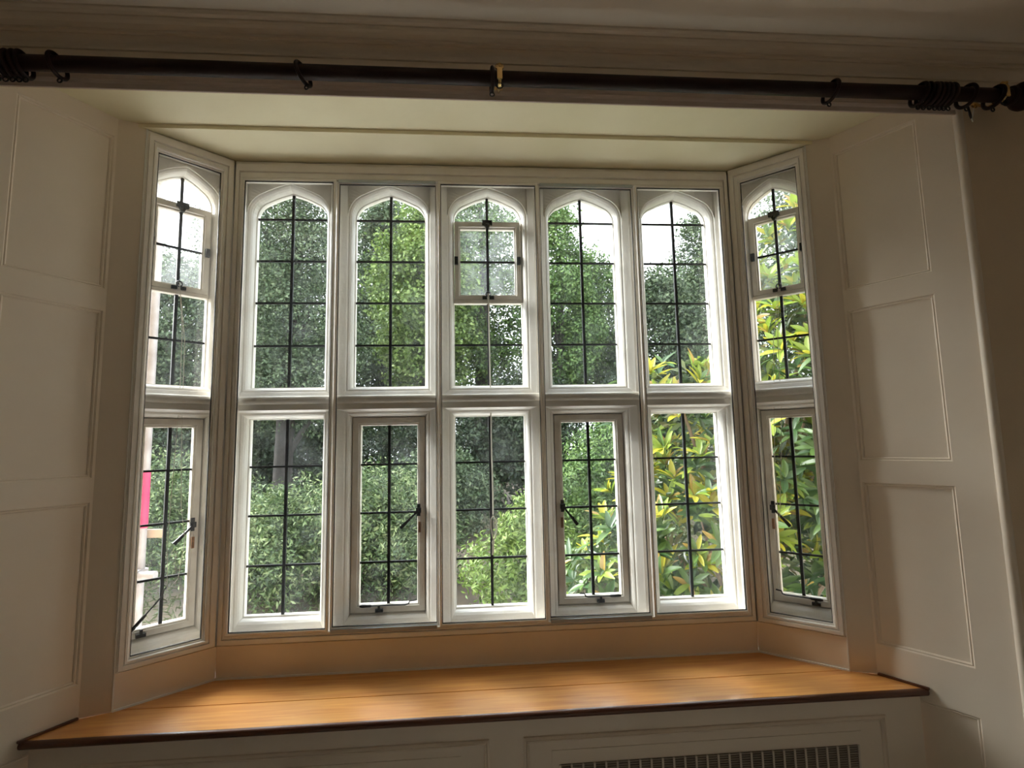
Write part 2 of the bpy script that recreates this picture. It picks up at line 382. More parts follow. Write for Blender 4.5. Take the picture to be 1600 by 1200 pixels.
STONE = [(.0, GT + .02), (.0, GT - .012), (.004, GT - .014), (.0055, .116), (.0085, .103), (.014, .0915), (.021, .0835), (.028, .0800), (.0285, .0745)]
def upper_surround(F, c, hw, cell, z0, z1):
    P = outline(c, hw); nP = len(P); m = MB(F)
    loops = [[(x, t, z) for x, z in offset(P, o, .95)] for o, t in STONE]
    isarch = [z > ZSP + .004 for x, z in P]
    s0, s1 = cell
    def rect(o, top, side=None):
        """loop on a rectangle: straight verts offset by o, arch verts spread over the rectangle's head"""
        out = []
        for i, ((x, z), (ox, oz)) in enumerate(zip(P, offset(P, o, .95))):
            e = (side[1] if x > c else side[0]) if side else (c + (hw + o) * (1 if x > c else -1))
            if i < 2: out.append((e, oz if not side else z0))
            elif not isarch[i]: out.append((e, oz))
            else:
                g = (math.atan2(z - ZSP, abs(x - c))) / (math.pi / 2)
                if abs(x - c) < 1e-6: out.append((c, top))
                elif g < .42: out.append((e, ZSP + (top - ZSP) * g / .42))
                else: out.append((c + (e - c) * (1 - (g - .42) / .58), top))
        return out
    loops.append([(x, .087 if isarch[i] else .0725, z) for i, (x, z) in enumerate(rect(.0305, 2.338))])
    loops.append([(x, .070, z) for x, z in rect(.0325, 2.340)])
    loops.append([(x, .049, z) for x, z in rect(.056, 2.362)])
    loops.append([(x, .045, z) for x, z in rect(.060, 2.366)])
    loops.append([(x, .044, z) for x, z in rect(.064, z1, cell)])
    loops.append([(x, .21, z) for x, z in rect(.064, z1, cell)])
    loops.append([(x, .21, z) for x, z in offset(P, .03, .95)])
    m.loops(loops, closed=True)
    return m
def lower_surround(F, c, hw, cell, z0, z1, scale=(1, 1, 1.75, 1.0)):
    s0, s1 = cell; m = MB(F); loops = []
    L, Rr, B, T = scale
    zt = lambda o: ZL1 + min(o, .0305) * T + max(0, o - .0305) * .3
    for o, t in STONE + [(.0305, .0725), (.0325, .070), (.056, .049), (.060, .045)]:
        loops.append([(c - hw - o * L, t, ZL0 - o * B), (c + hw + o * Rr, t, ZL0 - o * B), (c + hw + o * Rr, t, zt(o)), (c - hw - o * L, t, zt(o))])
    loops.append([(s0, .044, z0), (s1, .044, z0), (s1, .044, z1), (s0, .044, z1)])
    loops.append([(s0, .21, z0), (s1, .21, z0), (s1, .21, z1), (s0, .21, z1)])
    loops.append([(c - hw - .03, .21, ZL0 - .04), (c + hw + .03, .21, ZL0 - .04), (c + hw + .03, .21, ZL1 + .03), (c - hw - .03, .21, ZL1 + .03)])
    m.loops(loops, closed=True)
    return m
TRANSOM = [(.078, 1.250)] + [(.0470 + .0200 * math.cos(R(q)), 1.2285 + .0200 * math.sin(R(q))) for q in range(85, 273, 17)] + [(.058, 1.2075), (.066, 1.203), (.067, 1.182), (.078, 1.182)]

def pane(parent, F, poly, material, t=GT, tilt=0):
    cs = sum(p[0] for p in poly) / len(poly); cz = sum(p[1] for p in poly) / len(poly)
    jit = (random.uniform(-tilt, tilt), random.uniform(-tilt, tilt))
    m = MB(F); n = len(poly)
    a = [m.pt(s, t - .002 + jit[0] * (s - cs) + jit[1] * (z - cz), z) for s, z in poly]
    b = [m.pt(s, t + .002 + jit[0] * (s - cs) + jit[1] * (z - cz), z) for s, z in poly]
    m.f.append(a); m.f.append(b[::-1])
    for k in range(n): m.f.append([a[k], b[k], b[(k + 1) % n], a[(k + 1) % n]])
    return m.build('pane', material, parent)
def bars(F, vs_, hs, wv=.0135, wh=.0095, t=GT):
    """lead cames: vs_ = [(s, z0, z1)], hs = [(z, s0, s1)]"""
    m = MB(F)
    for s, z0, z1 in vs_: m.box(s - wv / 2, s + wv / 2, t - .007, t + .005, z0, z1)
    for z, s0, s1 in hs: m.box(s0, s1, t - .005, t + .005, z - wh / 2, z + wh / 2)
    return m
def arch_half(c, hw, sgn, z0, g=.0):
    h = [(c + sgn * x, z) for x, z in arch_pts(hw)]
    return [(c, z0)] + ([(c + sgn * hw, z0)] if z0 < ZSP - 1e-4 else []) + h
def fixed_light(w, F, c, hw, lower, dusty=False):
    g = 'dusty_glass' if dusty else 'old_glass'
    if lower:
        zs = [ZL0 - .004] + LOW_BARS + [ZL1 + .004]
        lt = bars(F, [(c, ZL0 - .003, ZL1 + .003)], [(z, c - hw - .002, c + hw + .002) for z in LOW_BARS]).build('leaded_light', 'lead', w)
    else:
        zs = [ZU0 - .004] + UP_BARS
        lt = bars(F, [(c, ZU0 - .003, ZAP - .001)], [(z, c - hw - .002, c + hw + .002) for z in UP_BARS]).build('leaded_light', 'lead', w)
        for sgn in (-1, 1): pane(lt, F, arch_half(c, hw + .002, sgn, ZSP), g, tilt=.006)
    for z0, z1 in zip(zs, zs[1:]):
        for sgn in (-1, 1): pane(lt, F, [(c, z0), (c + sgn * (hw + .003), z0), (c + sgn * (hw + .003), z1), (c, z1)], g, tilt=.006)
    return lt
def handle(parent, F, s, z, ds, dz, t):
    m = MB(F)
    m.box(s - .008, s + .008, t - .006, t + .002, z - .028, z + .030)
    m.box(s - .012, s + .012, t - .016, t - .004, z - .012, z + .012)
    L = math.hypot(ds, dz); ux, uz = ds / L, dz / L; px, pz = -uz, ux
    poly = [(s + px * .005, z + pz * .005), (s + ux * L * .35 + px * .0045, z + uz * L * .35 + pz * .0045), (s + ux * L + px * .0085, z + uz * L + pz * .0085),
            (s + ux * L - px * .0085, z + uz * L - pz * .0085), (s + ux * L * .35 - px * .0045, z + uz * L * .35 - pz * .0045), (s - px * .005, z - pz * .005)]
    m.plate(poly, t - .022, t - .014)
    return m.build('fastener_handle', 'black_iron', parent)
def stay(parent, F, s_thick, s_curl, z, pin, t, lift=0.0):
    m = MB(F); sg = 1 if s_curl > s_thick else -1
    d = abs(s_curl - s_thick)
    def P(u, dt=0, dz=0): return (s_thick + sg * u, t - .012 + dt, z + lift * u / d + dz)
    m.tube([P(0), P(.012), P(.05), P(.055)], [.0045, .0075, .0065, .004], 8)
    m.tube([P(.04), P(d * .8), P(d * .86, 0, .004), P(d * .88, 0, .016), P(d, 0, .019)], .0036, 6)
    b = m.build('stay_bar', 'black_iron', parent, smooth=True)
    q = MB(F); q.box(pin - .018, pin + .018, t - .014, t + .002, z - .030, z - .016).box(pin - .005, pin + .005, t - .016, t - .006, z - .018, z + .002)
    q.build('stay_pin', 'black_iron', parent)
def casement(w, F, c, hw, fw, hs, st):
    """opening light in the lower row: painted frame, lead bars, panes, fastener and stay"""
    s0, s1, z0, z1 = c - hw + fw, c + hw - fw, ZL0 + .033, ZL1 - .038
    sc = (1, 1, .033 / fw, .038 / fw)
    k = MB(F).rect_sweep(s0, s1, z0, z1, [(0, GT + .012), (0, .128), (.003, .124), (.008, .124), (.010, .118), (fw + .001, .116), (fw + .001, GT + .012)], sc).build('casement', 'white_casement', w)
    lb = bars(F, [(c, z0 - .002, z1 + .002)], [(z, s0 - .002, s1 + .002) for z in LOW_BARS], t=.138).build('lead_bars', 'lead', k)
    zs = [z0 - .002] + LOW_BARS + [z1 + .002]
    for a, b in zip(zs, zs[1:]):
        for sgn in (-1, 1):
            e = s1 + .002 if sgn > 0 else s0 - .002
            pane(k, F, [(c, a), (e, a), (e, b), (c, b)], 'old_glass', t=.138, tilt=.005)
    hside, ds, dz, hz = hs
    sx = s1 + .008 if hside > 0 else s0 - .008
    handle(k, F, sx, hz, ds, dz, .116)
    MB(F).box(sx - .006 + hside * .004, sx + .006 + hside * .004, .110, .117, hz - .105, hz - .055).build('catch_plate', 'rust_plate', k)
    stay(k, F, *st, .116 if len(st) < 5 else .116) if False else stay(k, F, st[0], st[1], z0 - .001, st[2], .116, st[3])
    return k
def vent_light(w, F, c, hw, sides):
    """upper light with a pivoting vent under the arch"""
    zt, zb, fw = ZSP - .004, 1.738, .033
    lt = bars(F, [(c, ZSP - .002, ZAP - .001), (c, ZU0 - .003, 1.725)], [(1.508, c - hw - .002, c + hw + .002)]).build('leaded_light', 'lead', w)
    for sgn in (-1, 1):
        pane(lt, F, arch_half(c, hw + .002, sgn, ZSP), 'dusty_glass', tilt=.006)
        for a, b in ((ZU0 - .004, 1.508), (1.508, 1.728)):
            pane(lt, F, [(c, a), (c + sgn * (hw + .003), a), (c + sgn * (hw + .003), b), (c, b)], 'old_glass', tilt=.006)
    MB(F).box(c - hw - .003, c + hw + .003, .122, GT + .012, 1.722, 1.738).build('transom_bar', 'white_casement', w)
    s0, s1, z0, z1 = c - hw + fw, c + hw - fw, zb + .030, zt - .040
    v = MB(F).rect_sweep(s0, s1, z0, z1, [(0, GT + .010), (0, .132), (.006, .130), (.008, .122), (fw - .003, .122), (fw - .003, GT + .010)], (1, 1, .030 / fw, .040 / fw)).build('vent_frame', 'white_casement', w)
    bars(F, [(c, z0 - .002, z1 + .002)], [(1.945, s0 - .002, s1 + .002)], t=.140).build('lead_bars', 'lead', v)
    for sgn in (-1, 1):
        e = s1 + .002 if sgn > 0 else s0 - .002
        for a, b in ((z0 - .002, 1.945), (1.945, z1 + .002)): pane(v, F, [(c, a), (e, a), (e, b), (c, b)], 'dusty_glass', t=.140, tilt=.008)
    for sgn in sides:
        MB(F).box(c + sgn * (hw - .012) - .009, c + sgn * (hw - .012) + .009, .108, .124, 1.925, 1.965).build('pivot', 'black_iron', v)
    m = MB(F); m.box(c - .026, c + .026, .110, .124, zt - .022, zt + .002).plate([(c - .018, zt - .02), (c + .018, zt - .02), (c + .006, zt - .045), (c - .006, zt - .045)], .106, .122)
    m.tube([(c, .112, zt - .03), (c, .104, zt - .02)], .010, 8); m.build('top_catch', 'black_iron', v)
    m = MB(F); m.box(c - .030, c - .006, .110, .124, zb + .004, zb + .020).box(c + .006, c + .030, .110, .124, zb + .004, zb + .020)
    m.torus((c, .108, zb + .030), (0, 1, 0), .012, .0035, 14, 6); m.build('bottom_catch', 'black_iron', v)
    return v

CEN = [-1.006, -.512, -.014, .484, .990]; HW = .174
EDG = [-1.262, -.759, -.263, .235, .737, 1.262]
w1 = thing('window_1', 'painted stone mullioned window of five arched lights in the middle of the bay', 'window', (0, .15, 0), kind='structure')
for i, c in enumerate(CEN):
    upper_surround(IDENT, c, HW, (EDG[i], EDG[i + 1]), 1.21, 2.402).build('arched_surround', 'white_stone', w1)
    lower_surround(IDENT, c, HW, (EDG[i], EDG[i + 1]), .09, 1.21).build('light_surround', 'white_stone', w1)
    if i == 2: vent_light(w1, IDENT, c, HW, (-1, 1))
    else: fixed_light(w1, IDENT, c, HW, False)
    if i == 1: casement(w1, IDENT, c, HW, .037, (1, -.085, -.080, .690), (c - .130, c + .135, c - .040, 0))
    elif i == 3: casement(w1, IDENT, c, HW, .037, (-1, .070, -.090, .690), (c + .130, c - .075, c + .030, 0))
    else: fixed_light(w1, IDENT, c, HW, True)
MB().extrude_s(TRANSOM, -1.25, 1.25).build('transom', 'white_stone', w1, smooth=True)
CC, CH = .186, .127
for nm, n, sg in (('left', 2, -1), ('right', 3, 1)):
    F = FRAMES[nm]; p = F(CC, GT, 0)
    w = thing('window_%d' % n, 'painted stone canted window with one arched light on the %s of the bay' % nm, 'window', p, kind='structure')
    upper_surround(F, CC, CH, (.0, CL + .01), 1.21, 2.402).build('arched_surround', 'white_stone', w)
    lower_surround(F, CC, CH, (.0, CL + .01), .09, 1.21).build('light_surround', 'white_stone', w)
    MB(F).extrude_s(TRANSOM, .0, CL).build('transom', 'white_stone', w, smooth=True)
    vent_light(w, F, CC, CH, (-1, 1))
    if sg < 0: casement(w, F, CC, CH, .032, (-1, .075, -.075, .665), (CC + .115, CC - .015, CC + .075, .145))
    else: casement(w, F, CC, CH, .032, (-1, .075, -.085, .665), (CC + .085, CC - .115, CC + .055, 0))
    # stone corner between this side and the middle
    q = [F(.004, .046, 0), F(.004, .21, 0), F(-.0823, .21, 0), (sg * 1.255, .21, 0), (sg * 1.255, .046, 0)]
    MB().prism([(a[0], a[1]) for a in q], .10, 2.402).build('corner_stone', 'white_stone', w)

# ------------------------------------------------------------------ secondary glazing
OUT = [(0, .044), (0, -.006), (.003, -.009), (.010, -.009), (.0115, -.002), (.014, -.002), (.0155, -.012), (.030, -.012), (.032, -.005), (.035, -.005), (.037, -.001), (.038, .008), (.038, .044)]
SASH = [(0, .003), (0, .019), (.012, .019), (.012, .003), (.010, .0), (.002, .0)]
def sash(g, F, s0, s1, z0, z1, dt, material='white_metal'):
    s = MB(F).rect_sweep(s0, s1, z0, z1, [(o, t + dt) for o, t in SASH]).build('sash', material, g)
    MB(F).rect_sweep(s0 + .003, s1 - .003, z0 + .003, z1 - .003, [(0, dt + .004), (0, dt + .012), (.0035, dt + .012), (.0035, dt + .004)]).build('gasket', 'gasket', s)
    MB(F).box(s0 - .004, s1 + .004, dt + .008, dt + .012, z0 - .004, z1 + .004).build('pane', 'sheet_glass', s)
    return s
g = thing('secondary_glazing', 'wide white framed secondary glazing with five sashes before the middle window', 'window frame', (0, 0, .14))
MB().rect_sweep(-1.2, 1.2, .183, 2.306, OUT, (1, 1, 1.13, 2.42)).build('outer_frame', 'white_metal', g)
MUL = [-1.2, -.757, -.261, .238, .738, 1.2]
for i in range(5):
    back = i in (1, 3)
    a, b = MUL[i] + (.012 if i else .010), MUL[i + 1] - (.012 if i < 4 else .010)
    sash(g, IDENT, a, b, .194, 2.296, .007 if back else -.011)
    if back:
        m = MB(); m.box(a, b, -.012, .006, .176, .1835).box(a, b, -.014, -.009, .176, .192).box(a, b, -.001, .002, .176, .190)
        m.build('bottom_track', 'grey_track', g)
        m = MB(); m.box(a, b, -.012, .006, 2.300, 2.3065).box(a, b, -.014, -.009, 2.292, 2.3065).build('top_track', 'grey_track', g)
for nm, sg in (('left', -1), ('right', 1)):
    F = FRAMES[nm]
    g = thing('secondary_glazing', 'narrow white framed secondary glazing over the %s canted window' % nm, 'window frame', F(CC, 0, .14))
    MB(F).rect_sweep(.052, .326, .178, 2.326, OUT, (1.25, 1.05, 1.0, 1.92)).build('outer_frame', 'white_metal', g)
    sash(g, F, .060, .318, .186, 2.318, .006)
# aprons below and small fillets
for nm, s0, s1, n, lab in (('main', -CX, CX, 9, 'plain cream apron board under the middle secondary glazing'), ('left', 0, CL, 10, 'plain cream apron board under the left secondary glazing'), ('right', 0, CL, 11, 'plain cream apron board under the right secondary glazing')):
    F = FRAMES[nm]
    t = thing('trim_%d' % n, lab, 'trim', F((s0 + s1) / 2, .01, 0), kind='structure')
    MB(F).box(s0, s1, .001, .05, 0, .1405).build('board', 'cream_paint', t)
    MB(F).box(s0, s1, -.006, .002, .1345, .1405).build('fillet', 'cream_paint', t)
    MB(F).prism([(s0, .001), (s0, -.008), (s1, -.008), (s1, .001)], .0, .007).build('caulk_bead', 'caulk', t)

# ------------------------------------------------------------------ window seat
YF = -.432
def rev_x(y, inset=0): return PX + (QX - PX) * (PY - y) / (PY - QY) - inset
ws = thing('window_seat', 'polished orange-brown wooden window seat filling the bay', 'window seat', (0, -.22, Z_FLOOR))
xs = CX + (CEX - CX) * (.236 / .25)
MB().prism([(-CX, -.001), (CX, -.001), (xs, -.236), (-xs, -.236)], -.024, 0).build('board', 'oak_board', ws, bevel=.0012)
xs2 = CX + (CEX - CX) * (.2395 / .25)
MB().prism([(-xs2, -.2395), (xs2, -.2395), (CEX, CEY - .001), (PX - .002, PY - .002), (rev_x(YF, .002), YF), (-rev_x(YF, .002), YF), (-PX + .002, PY - .002), (-CEX, CEY - .001)], -.024, 0).build('board', 'oak_board', ws, bevel=.0012)
MB().extrude_s([(YF, .0005), (YF - .010, .0), (YF - .016, -.005), (YF - .018, -.012), (YF - .016, -.020), (YF - .010, -.025), (YF, -.025)], -rev_x(YF - .01, .003), rev_x(YF - .01, .003)).build('nosing', 'dark_nosing', ws, smooth=True)
for sg in (-1, 1):
    F = revealF(sg); L = (PY - YF + .016) / (PY - QY) * RL
    MB(F).box(.004, L, -.013, -.001, -.001, .009).build('end_trim', 'dark_nosing', ws, bevel=.002)
YP = -.418
MB().box(-rev_x(YP, .004), rev_x(YP, .004), YP, YP + .02, Z_FLOOR, -.025).build('front_board', 'cream_paint', ws)
MOULD = [(0, YP), (0, YP - .004), (.006, YP - .008), (.010, YP - .004), (.014, YP - .010), (.020, YP - .006), (.022, YP)]
for s0, s1, nm in ((-1.475, -.075, 'l'), (.097, 1.498, 'r')):
    p = MB().box(s0 + .085, s1 - .085, YP - .003, YP + .001, Z_FLOOR + .06, -.150).build('front_panel', 'cream_paint', ws)
    MB().rect_sweep(s0, s1, Z_FLOOR + .04, -.118, MOULD).build('panel_moulding', 'cream_paint', p)
gx0, gx1, gz0, gz1 = .211, 1.394, -.42, -.199
gr = MB().box(gx0, gx1, YP - .005, YP - .001, gz0, gz1).build('grille', 'dark_void', ws)
n = 27
bar_me = None
for k in range(n + 1):
    x = gx0 + (gx1 - gx0) * k / n
    m = MB().box(x - .0035, x + .0035, YP - .010, YP - .004, gz0, gz1)
    m.build('slat', 'grille_paint', gr)
m = MB()
for k in range(int((gz1 - gz0) / .0085)):
    z = gz1 - .003 - k * .0085
    m.box(gx0, gx1, YP - .0085, YP - .005, z - .0022, z + .0022)
lv = m.build('louvres', 'grille_dark', gr); lv['kind'] = 'stuff'

# ------------------------------------------------------------------ curtain pole, rings, brackets
RY, RZ, RR = -.80, 2.289, .0255
t = thing('curtain_pole', 'thick dark wooden curtain pole across the top of the bay', 'curtain pole', (0, RY, RZ))
MB().tube([(-1.98, RY, RZ), (1.955, RY, RZ)], RR, 20).build('pole', 'dark_wood', t, smooth=True)
FIN = [(0, .026), (.004, .034), (.012, .036), (.018, .030), (.024, .030), (.032, .040), (.046, .050), (.062, .053), (.078, .049), (.090, .038), (.098, .022), (.100, .004)]
MB().lathe(FIN, (1.955, RY, RZ), (1, 0, 0), 24).build('finial', 'dark_wood', t, smooth=True)
MB().lathe(FIN, (-1.98, RY, RZ), (-1, 0, 0), 24).build('finial', 'dark_wood', t, smooth=True)
ring_me = MB().torus((0, 0, 0), (1, 0, 0), .0400, .0068, 28, 10).mesh('ring', 'dark_wood', smooth=True)
eye_me = MB().torus((0, 0, -.0535), (0, 1, 0), .0075, .0026, 12, 6).mesh('eye', 'black_iron', smooth=True)
def ring(x, yaw, lean, label, group=None):
    o = bpy.data.objects.new('curtain_ring', None); o.empty_display_size = .03; col.objects.link(o)
    o.location = (x, RY, RZ - .0075); o.rotation_euler = (0, lean, yaw)
    tag(o, label, 'curtain ring', group or 'curtain rings on the pole')
    for nm, me in (('band', ring_me), ('eye', eye_me)):
        c = bpy.data.objects.new(nm, me); col.objects.link(c); c.parent = o
    return o
ring(-1.468, R(-4), R(-12), 'single dark curtain ring near the left end of the pole')
ring(-.672, R(-18), R(-16), 'tilted dark curtain ring between the left end and the brass bracket')
ring(-.022, R(2), 0, 'dark curtain ring seen edge-on touching the middle brass bracket')
ring(1.240, R(6), R(14), 'lone dark curtain ring on the right half of the pole')
for k, x in enumerate((-1.572, -1.592, -1.612, -1.634, -1.656)):
    ring(x, R(2 + 4 * (k % 2)), R(-9), ['first', 'second', 'third', 'fourth', 'fifth'][k] + ' ring from the middle in the left bunch on the pole', 'curtain rings bunched at the left')
for k, x in enumerate((1.590, 1.612, 1.635, 1.654, 1.672, 1.690, 1.708)):
    ring(x, R(2 - 3 * (k % 2)), R(12 if k < 3 else 8), ['first', 'second', 'third', 'fourth', 'fifth', 'sixth', 'seventh'][k] + ' ring from the middle in the right bunch on the pole', 'curtain rings bunched at the right')
ring(1.782, R(6), R(8), 'dark curtain ring carrying a hook near the right finial')
ring(1.895, R(6), R(14), 'dark curtain ring beside the brass bracket at the right finial')
def bracket(x, label):
    t = thing('pole_bracket', label, 'bracket', (x, RY, RZ))
    m = MB(); m.lathe([(-.0055, .0295), (-.0055, .0262), (.0055, .0262), (.0055, .0295), (-.0055, .0295)], (x, RY, RZ), (1, 0, 0), 24)
    m = MB(); pts = [(x, RY + .0282 * math.cos(a), RZ + .0282 * math.sin(a)) for a in [R(v) for v in range(115, 345, 12)]]
    for dx in (-.0036, 0, .0036): m.tube([(p[0] + dx, p[1], p[2]) for p in pts], .0026, 6)
    m.build('cup', 'brass', t, smooth=True)
    MB().tube([(x, RY + .02, RZ - .022), (x, RY + .05, RZ - .015), (x, -.704, RZ + .03)], .005, 10).build('arm', 'brass', t, smooth=True)
    MB().lathe([(0, .004), (0, .016), (.003, .018), (.006, .014), (.007, .004)], (x, -.7005, RZ + .03), (0, -1, 0), 18).build('wall_plate', 'brass', t, smooth=True)
    MB().lathe([(0, .004), (0, .0150), (.005, .0150), (.007, .0105), (.008, .0105), (.012, .006), (.015, .0045)], (x, RY - .020, RZ + .0275), (0, -1, .25), 16).build('thumb_screw', 'brass', t, smooth=True)
    MB().box(x - .009, x + .009, RY - .034, RY - .0285, RZ - .024, RZ + .020).build('strap', 'brass', t, bevel=.001)
    MB().torus((x, RY - .012, RZ - .034), (0, 1, 0), .011, .003, 16, 6).build('lower_eye', 'black_iron', t, smooth=True)
bracket(.004, 'small brass bracket holding the middle of the curtain pole')
bracket(1.918, 'small brass bracket next to the right finial of the pole')
t = thing('curtain_hook', 'dark metal curtain hook with pale tip hanging below the pole', 'hook', (1.785, RY, RZ - .10))
MB().tube([(1.784, RY, RZ - .050), (1.786, RY - .002, RZ - .085), (1.789, RY - .002, RZ - .100)], [.003, .0045, .003], 8).build('shank', 'black_iron', t, smooth=True)
MB().tube([(1.803, RY - .004, RZ - .056), (1.795, RY - .004, RZ - .085), (1.790, RY - .003, RZ - .100), (1.793, RY - .003, RZ - .112)], [.0008, .0022, .003, .002], 8).build('tip', 'cord', t, smooth=True)

# ------------------------------------------------------------------ cords
def cord(label, path, r=.0022, extra=None):
    t = thing('pull_cord', label, 'cord', path[-1])
    m = MB(); m.tube(path, r, 6); m.build('strand', 'cord', t, smooth=True)
    if extra:
        for e in extra:
            m = MB(); m.tube(e, r, 6); m.build('strand', 'cord', t, smooth=True)
c = CEN[2]; ty = .098
base = [(c, ty + .006, 1.768), (c + .001, ty, 1.60), (c + .003, ty - .002, 1.30), (c + .004, ty - .004, 1.15), (c + .005, ty - .003, .95), (c + .008, ty - .001, .75), (c + .007, ty, .66)]
loop = [(c + .007, ty, .655), (c - .003, ty - .006, .64), (c - .004, ty - .006, .60), (c + .004, ty - .004, .55), (c + .010, ty - .006, .53), (c + .004, ty - .005, .51), (c + .002, ty, .47)]
loop2 = [(c + .007, ty, .655), (c + .022, ty - .004, .63), (c + .026, ty - .004, .60), (c + .014, ty - .004, .55), (c + .002, ty - .006, .53), (c + .008, ty - .004, .50), (c + .005, ty - .002, .48)]
cord('knotted white pull cord hanging before the middle light', base, .0033, [loop, loop2])
for nm, sg in (('left', -1), ('right', 1)):
    F = FRAMES[nm]
    if sg < 0:
        A = [F(CC, .104, 1.768), F(CC - .018, .095, 1.55), F(CC - .020, .090, 1.2), F(CC - .010, .092, .9), F(CC - .002, .095, .60), F(CC - .010, .095, .40)]
        B = [F(CC, .104, 1.768), F(CC - .030, .095, 1.5), F(CC - .034, .090, 1.1), F(CC - .048, .092, .75), F(CC - .070, .094, .60), F(CC - .050, .095, .44), F(CC - .010, .095, .40)]
    else:
        A = [F(CC, .104, 1.768), F(CC - .040, .095, 1.50), F(CC - .060, .090, 1.15), F(CC - .075, .092, .9), F(CC - .080, .095, .62)]
        B = [F(CC, .104, 1.768), F(CC - .020, .095, 1.5), F(CC - .030, .090, 1.1), F(CC - .050, .092, .85), F(CC - .072, .095, .62)]
    cord('thin looped white cord hanging inside the %s canted window' % nm, A, .0014, [B])

# ------------------------------------------------------------------ garden
m = MB(); NG = 24
struct('ground', MB().box(-45, 45, .24, 75, Z_GROUND - .2, Z_GROUND), 'earth', 'brown earth and leaf litter of the garden floor', 'ground')
rng = np.random.default_rng(11)
def leaf_mesh(name, pos, nor, size, aspect, material, seed=0, fold=.25):
    """many rhombic leaves: 4 vertices, two triangles along the midrib"""
    r = np.random.default_rng(seed); n = len(pos)
    nor = nor / np.linalg.norm(nor, axis=1, keepdims=True)
    a = r.normal(size=(n, 3)); u = np.cross(nor, a); u /= np.linalg.norm(u, axis=1, keepdims=True); w = np.cross(nor, u)
    L = (size * r.uniform(.65, 1.3, n))[:, None]; W = L * aspect
    v = np.empty((n, 4, 3))
    v[:, 0] = pos - u * L * .5; v[:, 2] = pos + u * L * .5
    v[:, 1] = pos + w * W * .5 + nor * W * fold - u * L * .05; v[:, 3] = pos - w * W * .5 + nor * W * fold - u * L * .05
    me = bpy.data.meshes.new(name)
    me.vertices.add(4 * n); me.vertices.foreach_set('co', v.reshape(-1).astype(np.float32))
    tri = np.array([[0, 1, 2], [0, 2, 3]])[None] + 4 * np.arange(n)[:, None, None]
    me.loops.add(6 * n); me.loops.foreach_set('vertex_index', tri.reshape(-1).astype(np.int32))
    me.polygons.add(2 * n); me.polygons.foreach_set('loop_start', np.arange(0, 6 * n, 3, dtype=np.int32))
    me.update(calc_edges=True); me.materials.append(MATS[material])
    return me
def crown_points(blobs, n, seed, clump=.0, shell=.5):
    """points near the skins of a set of ellipsoid blobs, gathered in small sprays"""
    r = np.random.default_rng(seed); B = np.array(blobs, float)
    wgt = (B[:, 3] * B[:, 4]); wgt /= wgt.sum()
    k = max(1, n // 9)
    bi = r.choice(len(B), k, p=wgt); d = r.normal(size=(k, 3)); d[:, 2] += .25; d /= np.linalg.norm(d, axis=1, keepdims=True)
    rad = r.uniform(shell ** 3, 1.06, k) ** (1 / 3)
    c = B[bi, :3] + d * rad[:, None] * np.stack([B[bi, 3], B[bi, 3], B[bi, 4]], 1)
    pos = np.repeat(c, 9, 0) + r.normal(size=(k * 9, 3)) * clump
    nor = np.repeat(d, 9, 0) * .7 + r.normal(size=(k * 9, 3)) * .6; nor[:, 2] += .25
    return pos, nor
def make_blobs(h0, h1, rad, n, seed, lob=.42):
    """crown of n lobes between heights h0 and h1"""
    r = np.random.default_rng(seed); out = []
    for i in range(n):
        f = (i + .5) / n; z = h0 + (h1 - h0) * f
        prof = math.sin(math.pi * min(1, .18 + .82 * f)) ** .6
        th = i * 2.4 + r.uniform(-.4, .4); q = rad * prof * r.uniform(.35, .75)
        rr = rad * lob * r.uniform(.8, 1.25) * (.75 + .4 * prof)
        out.append((q * math.cos(th), q * math.sin(th), z, rr, rr * .85))
    return out
def tree(name, label, x, y, h0, h1, rad, nl, size, aspect, material, seed, lobes=14, trunk=.22, lean=0, group='garden trees', branches=6, clump=.16, cat='tree', lob=.42):
    t = thing(name, label, cat, (x, y, Z_GROUND), group)
    bl_ = make_blobs(h0, h1, rad, lobes, seed, lob)
    pos, nor = crown_points(bl_, nl, seed + 1, clump)
    f = bpy.data.objects.new('foliage', leaf_mesh('foliage', pos, nor, size, aspect, material, seed)); col.objects.link(f); f.parent = t
    f['kind'] = 'stuff'
    r = random.Random(seed); m = MB()
    top = h0 + (h1 - h0) * .8
    path = [(x, y, Z_GROUND - .05), (x + .02 * lean, y, Z_GROUND + .5), (x + lean * .4, y, Z_GROUND + top * .4), (x + lean * .8, y + .1, Z_GROUND + top * .75), (x + lean, y, Z_GROUND + top)]
    m.tube(path, [trunk * 1.5, trunk * 1.08, trunk, trunk * .6, trunk * .15], 10)
    for k in range(branches):
        b = bl_[r.randrange(len(bl_))]; zb = Z_GROUND + max(.4, min(b[2] * .75, top * .8)) * r.uniform(.6, .95)
        s = (x + lean * (zb - Z_GROUND) / max(top, .1) * .9, y, zb)
        e = (x + b[0], y + b[1], Z_GROUND + b[2])
        mid = tuple((s[i] * .5 + e[i] * .5) + (.12 if i == 2 else r.uniform(-.1, .1)) for i in range(3))
        m.tube([s, mid, e], [trunk * .45, trunk * .3, trunk * .08], 7)
    m.build('trunk', 'bark', t, smooth=True)
    return t
